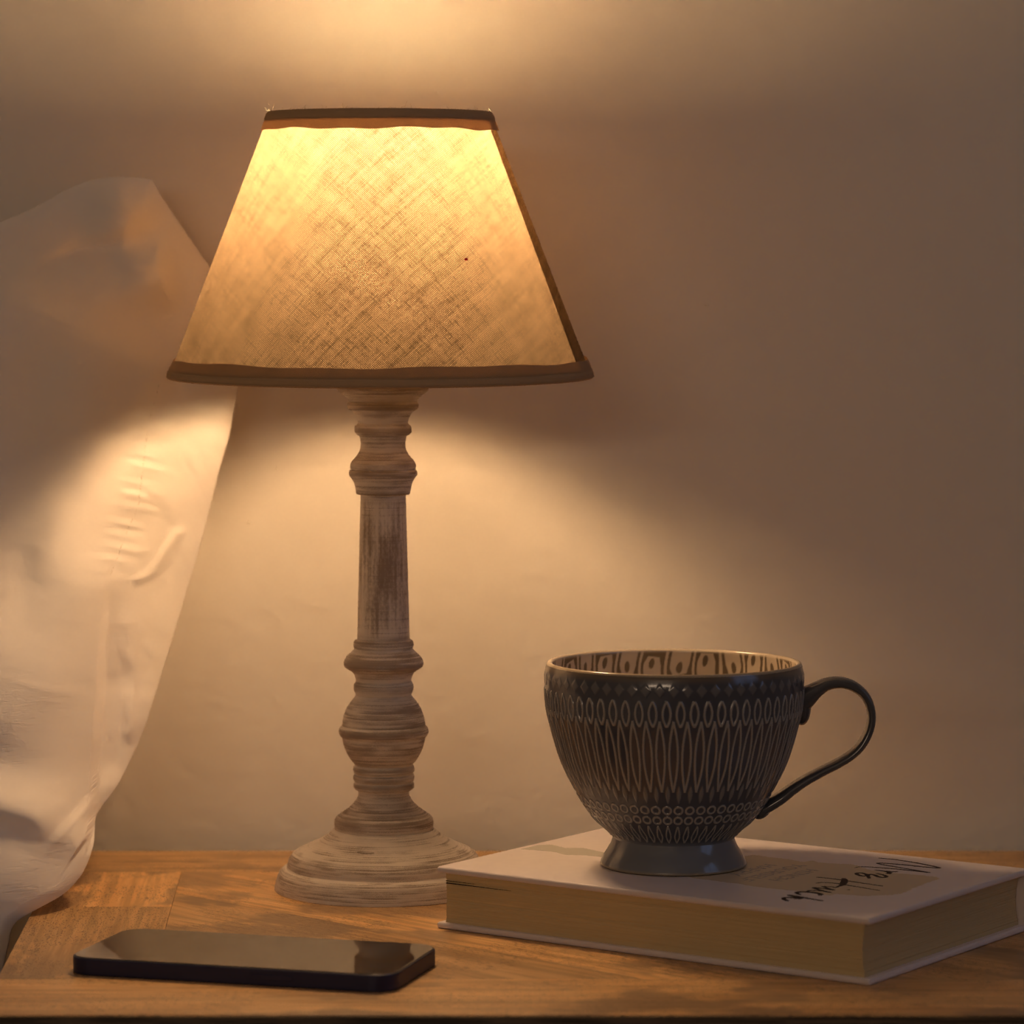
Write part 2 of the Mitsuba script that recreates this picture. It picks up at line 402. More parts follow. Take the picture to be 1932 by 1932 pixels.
put(NS + '__cabinet', cat(box(-0.205, -0.187, 1.275, 1.64, -0.40, -TH), box(0.315, 0.333, 1.275, 1.64, -0.40, -TH), box(-0.187, 0.315, 1.625, 1.64, -0.40, -TH), box(-0.187, 0.315, 1.275, 1.625, -0.40, -0.385)), 'dark_edge_wood')
put(NS + '__drawer', box(-0.185, 0.313, 1.268, 1.285, -0.20, -0.045), 'dark_edge_wood')
kn = trimesh.creation.icosphere(3, 0.013)
kn.apply_translation((0.064, 1.257, -0.125))
put(NS + '__drawer__knob', kn, 'brass_fitting', smooth=True)
for k, (x, y) in enumerate([(-0.19, 1.29), (0.318, 1.29), (-0.19, 1.62), (0.318, 1.62)]):
    leg = trimesh.creation.cylinder(0.014, 0.15, sections=24)
    leg.apply_translation((x, y, -0.475))
    put(NS + '__leg' + ('' if k == 0 else f'_{k:03d}'), leg, 'dark_edge_wood', smooth=30)
tag(NS, 'wooden nightstand with slanting planks framed by straight boards on its top', 'nightstand')

# ------------------------------------------------------------------ the lamp
PROF = np.array([(2148,24606),(2207,24507),(2225,24425),(2203,24326),(2081,24199),(1877,24064),(1733,23928),(1638,23801),(1638,23756),(1710,23711),(1733,23634),(1729,23476),(1665,23394),(1561,23349),(1484,23313),(1358,23159),(1267,22978),(1213,22797),(1199,22734),(1245,22679),(1331,22616),(1376,22548),(1385,22389),(1376,22276),(1277,22172),(1150,22109),(1132,22072),(1100,21891),(1078,21665),(1100,21484),(1159,21348),(1232,21212),(1336,21076),(1472,20940),(1563,20804),(1590,20736),(1595,20568),(1581,20514),(1531,20496),(1540,20468),(1613,20441),(1654,20396),(1667,20305),(1645,20192),(1563,20078),(1486,19965),(1405,19806),(1359,19625),(1332,19443),(1314,19330),(1274,19271),(1106,19244),(1097,19216),(1143,17530),(1212,14800),(1277,12221),(1318,12193),(1400,12157),(1454,12065),(1477,11929),(1463,11837),(1418,11764),(1418,11737),(1500,11655),(1659,11518),(1795,11381),(1886,11244),(1946,11107),(1946,10970),(1900,10856),(1773,10764),(1646,10696),(1523,10605),(1428,10468),(1364,10285),(1342,10180),(1364,10125),(1433,10033),(1460,9919),(1460,9736),(1419,9645),(1378,9554),(1356,9490),(1366,9452),(1560,9216),(1725,8979),(1855,8742),(1943,8506),(2002,8269),(2032,7984),(2067,7943),(2150,7884),(2191,7736),(2179,7588),(2109,7475),(2038,7416),(2026,7380),(1991,7143),(1897,6847),(1791,6610),(1650,6373),(1520,6195),(1403,6076),(1414,6029),(1462,5987),(1485,5869),(1480,5691),(1426,5625),(1438,5590),(1474,5513),(1474,5364),(1450,5275),(1409,5234),(1433,5198),(1468,5127),(1462,4979),(1403,4889),(1309,4818),(1250,4771),(1238,4593),(1309,4415),(1433,4236),(1592,4058),(1799,3880),(1976,3761),(2153,3642),(2301,3524),(2389,3405),(2419,3316),(2425,3167),(2407,2989),(2372,2911),(2466,2888),(2685,2662),(3216,2335),(3807,2067),(4280,1859),(4516,1650),(4664,1383),(4741,1174),(4854,1085),(4972,1014),(5055,906),(5167,728),(5274,371),(5346,73),(5364,-118)], float) * 1e-5


def convexity(p):
    """How proud of its surroundings each ring of the profile is, from 0 to 1."""
    s = np.concatenate([[0], np.cumsum(np.linalg.norm(np.diff(p, axis=0), axis=1))])
    g = np.arange(0, s[-1], 0.0004)
    r = np.interp(g, s, p[:, 0])
    k = np.exp(-0.5 * (np.arange(-20, 21) * 0.0004 / 0.0026) ** 2)
    sm = np.convolve(np.pad(r, 20, mode='edge'), k / k.sum(), 'valid')
    c = np.clip(0.45 + (r - sm) / 0.0022, 0, 1)
    k2 = np.exp(-0.5 * (np.arange(-6, 7) * 0.0004 / 0.0008) ** 2)
    c = np.convolve(np.pad(c, 6, mode='edge'), k2 / k2.sum(), 'valid')
    return np.interp(s, g, c)


PROF = PROF[PROF[:, 1] > 0.0280]
RINGS = [(0.01403, 0.06076), (0.01400, 0.06040), (0.01478, 0.05990), (0.01498, 0.05900), (0.01498, 0.05770), (0.01470, 0.05690), (0.01375, 0.05645), (0.01375, 0.05620), (0.01465, 0.05570), (0.01492, 0.05500), (0.01492, 0.05380), (0.01462, 0.05290), (0.01372, 0.05245), (0.01372, 0.05220), (0.01455, 0.05170), (0.01486, 0.05090), (0.01480, 0.04960), (0.01425, 0.04880)]
hi, lo = PROF[PROF[:, 1] > 0.0610], PROF[PROF[:, 1] < 0.0483]
FOOT = [(0.02400, 0.02885), (0.02500, 0.02860), (0.02600, 0.02790), (0.02720, 0.02660), (0.03216, 0.02335), (0.03807, 0.02067), (0.04230, 0.01880), (0.04460, 0.01720), (0.04610, 0.01540), (0.04690, 0.01350), (0.04720, 0.01180), (0.04725, 0.01090), (0.04770, 0.01050), (0.04900, 0.01020), (0.05040, 0.00930), (0.05150, 0.00780), (0.05230, 0.00560), (0.05310, 0.00250), (0.05350, 0.00030), (0.05350, 0.0)]
PROF = np.vstack([hi, RINGS, lo, FOOT])
PROF[:, 1] = np.maximum(PROF[:, 1], 0)
top = [(0.0005, 0.2478), (0.019, 0.2478)]
full = resample(np.vstack([top, PROF]), 0.00035)
# soften the corners a little
sm = full.copy()
for _ in range(1):
    sm[1:-1] = 0.25 * sm[:-2] + 0.5 * sm[1:-1] + 0.25 * sm[2:]
wear = convexity(sm)
cut = int(np.argmin(np.abs(sm[:, 1] - 0.02885)))
LC = (LX, LY, 0.0)
# the dents of the turned base
stem = sm[:cut + 1]
base = np.vstack([sm[cut:], [(0.0005, 0.0)]])
v, f, uv = revolve(stem, 220, LC, wear[:cut + 1])
put('table_lamp__stem', (v, f), 'limed_wood', smooth=True, uv=uv)
v, f, uv = revolve(base, 300, LC, np.append(wear[cut:], 0.5) - 0.26)
put('table_lamp__base', (v, f), 'limed_wood', smooth=True, uv=uv)
chip = trimesh.creation.icosphere(2, 1.0)
chip.apply_scale((0.0042, 0.0012, 0.0007))
chip.apply_transform(trimesh.transformations.rotation_matrix(math.radians(30), (1, 0, 0)))
chip.apply_transform(trimesh.transformations.rotation_matrix(math.radians(-14), (0, 0, 1)))
chip.apply_translation((-0.0700, LY - 0.0330, 0.0228))
put('table_lamp__base__paint_chip', chip, 'limed_wood', smooth=True, uv=np.full((len(chip.vertices), 2), 0.5))
# lampholder, bulb and wires, inside the shade
hold = revolve([(0.0005, 0.300), (0.0135, 0.300), (0.0150, 0.297), (0.0150, 0.262), (0.0120, 0.258), (0.0120, 0.2476)], 40, LC)
put('table_lamp__lamp_holder', hold[:2], 'white_plastic', smooth=30)
BZ = 0.3565
bulb_prof = [(0.0002, BZ + 0.0215)] + [(0.0295 * math.sin(a), BZ + 0.0215 * math.cos(a)) for a in np.linspace(0.25, 2.55, 14)] + [(0.0110, BZ - 0.0225), (0.0105, 0.2995)]
bulb = revolve(bulb_prof, 28, LC)
put('table_lamp__bulb', bulb[:2], 'white_plastic', smooth=True, emitter={'type': 'area', 'radiance': rgb(*BULB)})
labels['table_lamp__bulb'] = {'label': 'lit warm light bulb'}

SHC = np.array([LX - 0.0011, LY, 0.0])
RB, ZB, RT, ZT = 0.1022, 0.2505, 0.0535, 0.3757
TILT = math.radians(1.9)


def tilt(v):
    """The shade leans a little toward the room."""
    v = np.array(v, float)
    c, s = math.cos(TILT), math.sin(TILT)
    y, z = v[:, 1] - LY, v[:, 2] - 0.313
    return np.stack([v[:, 0], LY + c * y - s * z * -1 * -1, 0.313 + s * y + c * z], 1)


SA = math.atan2(RB - RT, ZT - ZB)
SLANT = math.hypot(RB - RT, ZT - ZB)
RHO0 = RT / math.sin(SA)
th = np.radians(np.linspace(-379, -6, 400))
rho = np.linspace(0, 1, 60)
off = np.linspace(-0.0003, 0.0003, 400)
R = (RT + (RB - RT) * rho)[:, None] + off[None]
Zs = (ZT + (ZB - ZT) * rho)[:, None] + 0 * th
v = np.stack([SHC[0] + R * np.cos(th), SHC[1] + R * np.sin(th), Zs], -1).reshape(-1, 3)
phi = (th + math.pi / 2) * math.sin(SA)
rr = RHO0 + rho[:, None] * SLANT
uv = np.stack([rr * np.sin(phi), rr * np.cos(phi)], -1).reshape(-1, 2)
put('table_lamp__shade', (tilt(v), grid_faces(60, 400, True)), 'linen_cloth', smooth=True, uv=uv)
labels['table_lamp__shade'] = {'label': 'glowing tapered linen lampshade'}


def binding(key, za, zb, bulge, roll_at_top):
    """A cloth tape around one rim of the shade: an outer strip and a rolled edge over the wire."""
    def rad(z):
        return RT + (RB - RT) * (ZT - z) / (ZT - ZB)
    n = 300
    t = np.linspace(0, 2 * math.pi, n + 1)
    zz = np.linspace(za, zb, 12)
    wob = 0.0004 * np.sin(5 * t + 1) + 0.0003 * np.sin(13 * t)
    edge = np.linspace(0, 1, 12) if roll_at_top else np.linspace(1, 0, 12)
    Rr = np.array([rad(z) for z in zz])[:, None] + 0.0009 + bulge * np.sin(np.linspace(0.25, 0.75, 12) * math.pi)[:, None] ** 2 + 0 * t
    Zz = zz[:, None] + wob * edge[:, None]
    v = np.stack([SHC[0] + Rr * np.cos(t), SHC[1] + Rr * np.sin(t), Zz], -1).reshape(-1, 3)
    uv = np.stack([np.broadcast_to(t * 0.08, Rr.shape), np.broadcast_to(zz[:, None], Rr.shape)], -1).reshape(-1, 2)
    put(key, (tilt(v), grid_faces(12, n + 1, True)), 'binding_tape', smooth=True, uv=uv)


def roll(key, zc, rc, a, b):
    t = np.linspace(0, 2 * math.pi, 181)
    k = np.linspace(0, 2 * math.pi, 17)
    lean = math.atan2(RB - RT, ZT - ZB)
    u, w = a * np.cos(k), b * np.sin(k)
    dr_, dz = u * math.cos(lean) - w * math.sin(lean), u * math.sin(lean) + w * math.cos(lean)
    Rr = rc + dr_[:, None] + 0 * t
    v = np.stack([SHC[0] + Rr * np.cos(t), SHC[1] + Rr * np.sin(t), zc + dz[:, None] + 0 * t], -1).reshape(-1, 3)
    uv = np.stack([np.broadcast_to(t * 0.08, Rr.shape), np.broadcast_to((k * 0.003)[:, None], Rr.shape)], -1).reshape(-1, 2)
    put(key, (tilt(v), grid_faces(17, 181)), 'binding_roll', smooth=True, uv=uv)


binding('table_lamp__shade__top_binding', ZT, ZT - 0.0075, 0.0003, True)
roll('table_lamp__shade__top_rim', ZT - 0.0010, RT + 0.0007, 0.0011, 0.0028)
binding('table_lamp__shade__bottom_binding', ZB + 0.0080, ZB - 0.0005, 0.0006, False)
roll('table_lamp__shade__bottom_rim', ZB + 0.0012, RB - 0.0004, 0.0015, 0.0026)
fuzz = []
for k in range(150):
    a = rng.uniform(0, 2 * math.pi)
    h = rng.uniform(0.0008, 0.0026) * (1.6 if rng.random() < 0.1 else 1)
    p0 = SHC + np.array([(RT) * math.cos(a), (RT) * math.sin(a), ZT + 0.0012])
    d = rng.normal(0, 1, 3) * [0.7, 0.7, 0.3] + [0, 0, 0.8]
    e = rng.normal(0, 1, 3)
    fuzz.append(tube([p0, p0 + d * h * 0.5, p0 + d * h * 0.8 + e * h * 0.4], [0.00009, 0.00008, 0.00005], 4))
fz = cat(*fuzz)
put('table_lamp__shade__frayed_threads', (tilt(fz.vertices), fz.faces), 'thread')
labels['table_lamp__shade__frayed_threads'] = {'kind': 'stuff'}
fl = trimesh.creation.icosphere(2, 1.0)
fl.apply_scale((0.0009, 0.0002, 0.0006))
fa = math.radians(-58.5)
fl.apply_transform(trimesh.transformations.rotation_matrix(fa + math.pi / 2, (0, 0, 1)))
fl.apply_translation((SHC[0] + 0.0813 * math.cos(fa), SHC[1] + 0.0813 * math.sin(fa), 0.3050))
put('table_lamp__shade__red_fleck', fl, 'red_yarn', smooth=True)
wires = []
for k in range(3):
    a = math.radians((90, 201, 339)[k])
    wires.append(tube([(LX + 0.012 * math.cos(a), LY + 0.012 * math.sin(a), 0.2965), (LX + 0.05 * math.cos(a), LY + 0.05 * math.sin(a), 0.2965), (SHC[0] + 0.080 * math.cos(a), SHC[1] + 0.080 * math.sin(a), 0.2965)], 0.0006, 8))
put('table_lamp__shade_carrier', cat(*wires), 'brass_fitting', smooth=30)
tag('table_lamp', 'lit table lamp with a linen shade on a limed turned wooden stem', 'lamp')

# ------------------------------------------------------------------ the book
BT = 0.0284
BC = np.array([0.1000, 1.4345])
BA = math.radians(-35.1)
BV = np.array([math.cos(BA), math.sin(BA)])          # up the cover
BU = np.array([BV[1], -BV[0]])                       # along a line of text
BW, BH = 0.1493, 0.2239


def on_book(v):
    v = np.asarray(v, float)
    xy = BC + v[:, :1] * BU + v[:, 1:2] * BV
    return np.hstack([xy, v[:, 2:3]])


CT = 0.0029


def book_put(key, m, bsdf, smooth=False):
    v, f = np.array(m.vertices), np.array(m.faces)
    put(key, (on_book(v), f), bsdf, smooth=smooth)


outline = rounded_rect(BW, BH, 0.0012, 3)
book_put('hardback_book__top_cover', rounded_plate(outline, BT - CT, BT, 0.0011), 'book_cover', 40)
book_put('hardback_book__bottom_cover', rounded_plate(outline, 0.0, CT, 0.0011), 'book_cover', 40)
# spine along -u, gently rounded
sp = [(-BW / 2 - 0.0030 * math.cos(a), BT / 2 + (BT / 2) * math.sin(a)) for a in np.linspace(-math.pi / 2, math.pi / 2, 13)]
sp += [(-BW / 2 + 0.0025, BT - 0.0002), (-BW / 2 + 0.0025, 0.0002)]
spm = trimesh.creation.extrude_polygon(Polygon(sp), BH - 0.0004, engine='earcut')
sv = np.array(spm.vertices)
spm.vertices = np.stack([sv[:, 0], sv[:, 2] - BH / 2 + 0.0002, sv[:, 1]], 1)
spm.fix_normals()
book_put('hardback_book__spine', spm, 'book_cover', 30)
# the page block: fore-edge (+u) slightly hollow
n = 40
zz = np.linspace(CT, BT - CT, n)
hol = 0.0016 * (1 - ((zz - BT / 2) / (BT / 2 - CT)) ** 2)
pu0, pu1, pv0, pv1 = -BW / 2 + 0.003, BW / 2 - 0.0024, -BH / 2 + 0.0038, BH / 2 - 0.0034
jit = np.random.default_rng(3)
ring = []
for k, z in enumerate(zz):
    j1, j2 = jit.normal(0, 0.00008, 2)
    ring.append([(pu0, pv0 + j2, z), (pu1 - 0.3 * hol[k] + j1, pv0 + j2, z), (pu1 - 0.3 * hol[k] + j1, pv1 - hol[k] + j2, z), (pu0, pv1 - hol[k] + j2, z)])
ring = np.array(ring)
v = ring.reshape(-1, 3)
f = []
for k in range(n - 1):
    for c in range(4):
        a, b = 4 * k + c, 4 * k + (c + 1) % 4
        f += [[a, b, b + 4], [a, b + 4, a + 4]]
f += [[0, 2, 1], [0, 3, 2], [4 * n - 4, 4 * n - 3, 4 * n - 2], [4 * n - 4, 4 * n - 2, 4 * n - 1]]
pm = trimesh.Trimesh(v, f, process=False)
pm.fix_normals()
book_put('hardback_book__pages', pm, 'page_edges')
labels['hardback_book__pages'] = {'label': 'cream page edges'}
# gaps between a few pages near the far bottom corner of the fore-edge
gaps = []
for (v0, v1, z, t) in [(-0.1081, -0.072, 0.0208, 0.00035), (-0.1081, -0.092, 0.0219, 0.00025)]:
    p = Polygon([(v0, z - t / 2), (v0, z + t / 2), (v1, z)])
    g = trimesh.creation.extrude_polygon(p, 0.0012, engine='earcut')
    gv = np.array(g.vertices)
    g.vertices = np.stack([gv[:, 2] + pu1 - 0.0010, gv[:, 0], gv[:, 1]], 1)
    g.fix_normals()
    gaps.append(g)
book_put('hardback_book__page_gap', cat(*gaps), 'ink_black')


def print_flat(key, shape, bsdf, z0, z1):
    ms = [trimesh.creation.extrude_polygon(g, z1 - z0, engine='earcut') for g in getattr(shape, 'geoms', [shape]) if g.area > 1e-8]
    m = cat(*ms)
    m.apply_translation((0, 0, z0))
    book_put(key, m, bsdf)


def spline(pts, k=8):
    p = np.array(pts, float)
    q = np.vstack([2 * p[0] - p[1], p, 2 * p[-1] - p[-2]])
    out = []
    for i in range(1, len(q) - 2):
        for t in np.arange(k) / k:
            out.append(0.5 * (2 * q[i] + (q[i + 1] - q[i - 1]) * t + (2 * q[i - 1] - 5 * q[i] + 4 * q[i + 1] - q[i + 2]) * t ** 2 + (3 * q[i] - q[i - 1] - 3 * q[i + 1] + q[i + 2]) * t ** 3))
    return np.array(out + [p[-1]])


patch = [(-0.0308, -0.0107), (-0.0351, -0.009), (-0.0341, -0.0003), (-0.0346, 0.0087), (-0.0319, 0.0187), (-0.0371, 0.0206), (-0.0348, 0.0256), (-0.0363, 0.0332), (-0.0384, 0.0416), (-0.0304, 0.0544), (-0.0296, 0.0665), (-0.0318, 0.0828), (-0.0281, 0.0905), (-0.016, 0.0911), (-0.0027, 0.0924), (0.0116, 0.0944), (0.0195, 0.093), (0.0291, 0.0841), (0.031, 0.0767), (0.0321, 0.0716), (0.0365, 0.0712), (0.0347, 0.0616), (0.0355, 0.0506), (0.0364, 0.0394), (0.0361, 0.0322), (0.0346, 0.0243), (0.0343, 0.0145), (0.031, -0.004), (0.01, -0.009), (-0.0185, -0.0114)]
pp = spline(patch + patch[:1], 10)
jr = np.random.default_rng(5)
pp = pp + jr.normal(0, 0.00035, pp.shape)
print_flat('hardback_book__paint_patch', Polygon(pp).buffer(0), 'book_patch', BT - 0.0001, BT + 0.00006)
labels['hardback_book__paint_patch'] = {'label': 'beige brushed patch printed on the cover'}
rib = [(0.0134, -0.1078), (-0.0015, -0.1078), (-0.0057, -0.1031), (-0.0015, -0.0926), (-0.0064, -0.0856), (-0.0016, -0.0714), (-0.001, -0.060), (0.0105, -0.058), (0.0097, -0.0667), (0.0104, -0.0736), (0.0147, -0.0816), (0.0111, -0.0895), (0.0106, -0.096)]
print_flat('hardback_book__ribbon_print', Polygon(rib).buffer(0.001).buffer(-0.001), 'book_ribbon', BT - 0.0001, BT + 0.00006)
labels['hardback_book__ribbon_print'] = {'label': 'grey brushed stroke printed on the cover'}


def pen(pts, w0, w1, w2=None):
    p = spline(pts, 8)
    t = np.linspace(0, 1, len(p))
    w = 1.5 * np.interp(t, [0, 0.5, 1], [w0, w1, w0 if w2 is None else w2])
    return unary_union([LineString([p[i], p[i + 1]]).buffer((w[i] + w[i + 1]) / 4, quad_segs=3) for i in range(len(p) - 1)])


ink = [
    pen([(-0.0612, 0.0426), (-0.0617, 0.049), (-0.0603, 0.059), (-0.057, 0.0696), (-0.0539, 0.0771), (-0.0521, 0.0768), (-0.0516, 0.0695), (-0.0512, 0.0597), (-0.0502, 0.0519), (-0.0487, 0.0486), (-0.0466, 0.0511), (-0.0446, 0.0585), (-0.0422, 0.0686), (-0.0396, 0.0796)], 0.0007, 0.0010),
    pen([(-0.0396, 0.0796), (-0.0395, 0.07), (-0.0391, 0.0614), (-0.038, 0.0556), (-0.0370, 0.0504), (-0.0351, 0.0468), (-0.0314, 0.0461)], 0.0010, 0.0009, 0.0004),
    pen([(-0.0330, 0.0667), (-0.0318, 0.0650), (-0.0312, 0.0615), (-0.0318, 0.0567)], 0.0008, 0.0012),
    pen([(-0.0312, 0.0612), (-0.0294, 0.0646), (-0.0268, 0.0663), (-0.0258, 0.0655)], 0.0009, 0.0016),
    pen([(-0.0232, 0.0622), (-0.0222, 0.0655), (-0.0192, 0.0690), (-0.0160, 0.0690), (-0.0166, 0.0662), (-0.0195, 0.0627), (-0.0196, 0.0600), (-0.0160, 0.0608), (-0.0140, 0.0598), (-0.0156, 0.0566), (-0.0184, 0.0542), (-0.0206, 0.0545), (-0.0200, 0.0572), (-0.0164, 0.0609), (-0.0110, 0.0647)], 0.0011, 0.0015),
    pen([(0.0002, 0.0446), (-0.0002, 0.0503), (0.0007, 0.0598), (0.0022, 0.0693), (0.0033, 0.0789)], 0.0008, 0.0011),
    pen([(0.0135, 0.0518), (0.0104, 0.0536), (0.0092, 0.0586), (0.0104, 0.0652), (0.0122, 0.0748), (0.014, 0.0831)], 0.0007, 0.0010),
    pen([(-0.0034, 0.0560), (-0.0010, 0.0578), (0.0053, 0.0609), (0.0110, 0.0633), (0.0160, 0.0638)], 0.0014, 0.0023, 0.0009),
    pen([(0.0160, 0.0638), (0.0185, 0.0645), (0.0181, 0.0616), (0.0193, 0.0580)], 0.0008, 0.0009),
    shapely.Point(0.0202, 0.0715).buffer(0.0008),
    pen([(0.0193, 0.0580), (0.0232, 0.0640), (0.0244, 0.0662), (0.0238, 0.0610), (0.0244, 0.0566), (0.0270, 0.0600), (0.0295, 0.0645), (0.0304, 0.0680), (0.0296, 0.0640), (0.0310, 0.0590), (0.0335, 0.0588)], 0.0010, 0.0014),
    pen([(0.0385, 0.0676), (0.0362, 0.0668), (0.0348, 0.0622), (0.0366, 0.0571), (0.0396, 0.0566), (0.0425, 0.0600)], 0.0013, 0.0017, 0.0010),
    pen([(0.0500, 0.0752), (0.0487, 0.0684), (0.0473, 0.0631), (0.0463, 0.0570), (0.0478, 0.0600), (0.0500, 0.0646), (0.0514, 0.0642), (0.0512, 0.0600), (0.0535, 0.0585), (0.0560, 0.0600), (0.0586, 0.0630)], 0.0010, 0.0015, 0.0012),
]
print_flat('hardback_book__script_lettering', unary_union(ink), 'ink_black', BT, BT + 0.00012)
labels['hardback_book__script_lettering'] = {'label': 'black handwritten script lettering'}
small = []
for text, u0, v0, h in (('HINCH', -0.0165, 0.0300, 0.0066), ('YOURSELF', -0.0245, 0.0190, 0.0066), ('HAPPY', -0.0170, 0.0080, 0.0066)):
    m = meshkit.text_mesh(text, h, 0.00012)
    w = m.bounds[1][0] - m.bounds[0][0]
    goal = {'HINCH': 0.034, 'YOURSELF': 0.051, 'HAPPY': 0.034}[text]
    m.apply_scale((goal / w, 1, 1))
    m.apply_translation((u0, v0, BT))
    small.append(m)
book_put('hardback_book__title_lettering', cat(*small), 'ink_grey')
labels['hardback_book__title_lettering'] = {'label': 'small grey capitals printed on the cover'}
tag('hardback_book', 'pale hardback book lying flat under the blue grey mug', 'book')

# ------------------------------------------------------------------ the mug
MX, MY, MZ = 0.0738, 1.4425, BT + 0.0001
MP = [(0.05806, 0.09215), (0.05842, 0.09086), (0.05902, 0.08649), (0.0589, 0.08042), (0.05818, 0.07192), (0.05643, 0.06446), (0.05433, 0.05661), (0.05157, 0.04816), (0.0482, 0.04066), (0.04424, 0.03316), (0.04015, 0.02653), (0.03534, 0.02031), (0.03222, 0.0177), (0.02930, 0.01490), (0.02775, 0.0128)]
FP = [(0.02775, 0.0128), (0.0285, 0.0105), (0.02945, 0.00859), (0.03173, 0.00493), (0.0330, 0.00220), (0.03349, 0.0009), (0.0330, 0.0003), (0.0310, 0.0), (0.029, 0.0), (0.028, 0.002), (0.024, 0.004), (0.0005, 0.004)]


def curve(pts, step):
    p = np.asarray(pts, float)
    s = np.concatenate([[0], np.cumsum(np.linalg.norm(np.diff(p, axis=0), axis=1))])
    from scipy.interpolate import PchipInterpolator
    g = np.linspace(0, s[-1], int(s[-1] / step) + 1)
    return np.stack([PchipInterpolator(s, p[:, 0])(g), PchipInterpolator(s, p[:, 1])(g)], 1)


def sstep(a, b, x):
    t = np.clip((x - a) / (b - a), 0, 1)
    return t * t * (3 - 2 * t)


wallp = curve(MP, 0.00028)
NT = 1500
turn = np.linspace(0, 1, NT + 1)
ZZ = np.broadcast_to(wallp[:, 1][:, None], (len(wallp), NT + 1))
RR = np.broadcast_to(wallp[:, 0][:, None], (len(wallp), NT + 1))
TT = np.broadcast_to(turn + 0.25, ZZ.shape)      # 0 at the side towards the room
line, fill, bump = np.zeros(ZZ.shape), np.zeros(ZZ.shape), np.zeros(ZZ.shape)


def band(N, za, zb, halfw, shift, lw, kind):
    global line, fill
    x = (TT * N + shift + 0.5) % 1 - 0.5
    t = (ZZ - (za + zb) / 2) / ((zb - za) / 2)
    arc = 2 * math.pi * RR / N                       # metres per repeat
    inside = np.abs(t) < 1.08
    if kind == 'ring':
        d = np.abs(np.hypot(x * arc, ZZ - (za + zb) / 2) - halfw * arc)
        line = np.maximum(line, (1 - sstep(lw * 0.35, lw * 0.75, d)) * (np.abs(t) < 1.6))
        return
    if kind == 'diamond':
        d = halfw * (1 - np.abs(t)) - np.abs(x)
        fill = np.maximum(fill, 0.55 * sstep(-0.02, 0.20, d) * inside)
        return
    edge = halfw * np.maximum(1 - t ** 2, 0) if kind != 'petal' else halfw * np.maximum(1 - np.abs(t + 0.25) ** 1.5 / np.where(t > -0.25, 1.40, 0.65), 0)
    d = (np.abs(x) - edge) * arc
    slope = np.hypot(1, 2 * halfw * t * arc / ((zb - za) / 2))
    if kind == 'solid':
        fill = np.maximum(fill, sstep(-0.0002, 0.0007, -d) * (np.abs(t) < 1))
    else:
        line = np.maximum(line, (1 - sstep(lw * 0.35, lw * 0.75, np.abs(d) / slope)) * (np.abs(t) < 1.03))


BANDS_Z = dict({'diamond': (0.08263, 0.0898), 'oval': (0.07012, 0.08158), 'long': (0.04056, 0.07228), 'dash': (0.03429, 0.04346), 'ring1': (0.02908, 0.03313), 'ring2': (0.02414, 0.02811), 'petal': (0.01444, 0.0233)})
band(60, *BANDS_Z['diamond'], 0.46, 0.5, 0, 'diamond')
band(60, *BANDS_Z['oval'], 0.28, 0.0, 0.00090, 'lens')
band(60, *BANDS_Z['long'], 0.33, 0.5, 0.00090, 'lens')
band(60, *BANDS_Z['dash'], 0.24, 0.0, 0, 'solid')
band(54, *BANDS_Z['ring1'], 0.345, 0.0, 0.00082, 'ring')
band(54, *BANDS_Z['ring2'], 0.360, 0.0, 0.00082, 'ring')
band(54, *BANDS_Z['petal'], 0.27, 0.0, 0.00060, 'petal')
relief = 0.00042 * np.maximum(line, fill * 0.8)
Rd = RR + relief
ang = turn * 2 * math.pi - 0.0
V = np.stack([MX + Rd * np.cos(ang), MY + Rd * np.sin(ang), MZ + ZZ], -1).reshape(-1, 3)
dark, light, mid = np.array([0.051, 0.056, 0.075]), np.array([0.27, 0.258, 0.245]), np.array([0.17, 0.167, 0.168])
gl = np.maximum(line, 0)[..., None]
fl = fill[..., None]
smooth_zone = sstep(0.0885, 0.0915, ZZ)[..., None]
neck = (1 - sstep(0.0125, 0.0160, ZZ))[..., None]
C = dark * (1 - gl) + light * gl
C = C * (1 - fl * (1 - gl)) + mid * fl * (1 - gl)
C = C * (1 - neck) + np.array([0.125, 0.135, 0.160]) * neck
C = C * (1 - smooth_zone) + np.array([0.11, 0.085, 0.065]) * smooth_zone
put('mug__body', (V, grid_faces(len(wallp), NT + 1, True)), 'mug_glaze', smooth=True, color=C.reshape(-1, 3))
footp = curve(FP, 0.0006)
v, f, uv = revolve(footp, 160, (MX, MY, MZ))
fc = np.broadcast_to([0.125, 0.135, 0.160], (len(v), 3)).copy()
worn = np.repeat(1 - sstep(0.0006, 0.0020, footp[:, 1]), 161)[:, None]
fc = fc * (1 - worn) + np.array([0.24, 0.20, 0.14]) * worn
put('mug__foot', (v, f), 'mug_glaze', smooth=True, color=fc)
# lip and inside
ip = [(0.05806, 0.09215), (0.0577, 0.0929), (0.0569, 0.0933), (0.0560, 0.0930), (0.0554, 0.0920)]
ip += [(r - 0.0034, z) for r, z in MP[2:-3]] + [(0.026, 0.0185), (0.018, 0.0165), (0.0004, 0.0160)]
inp = curve(ip, 0.00045)
NI = 900
turn_i = np.linspace(0, 1, NI + 1)
zi = inp[:, 1][:, None] + 0 * turn_i
s_in = np.concatenate([[0], np.cumsum(np.linalg.norm(np.diff(inp, axis=0), axis=1))])[:, None] + 0 * turn_i
P3 = np.stack([np.cos(turn_i * 2 * np.pi) * 3.0 + 0 * zi, np.sin(turn_i * 2 * np.pi) * 3.0 + 0 * zi, zi * 90], -1)
wx = (meshkit.noise(P3 * np.array([2.0, 2.0, 0.8]), 1) - 0.5) * 0.30
wz = (meshkit.noise(P3 * np.array([1.5, 1.5, 0.5]), 3) - 0.5) * 0.0050
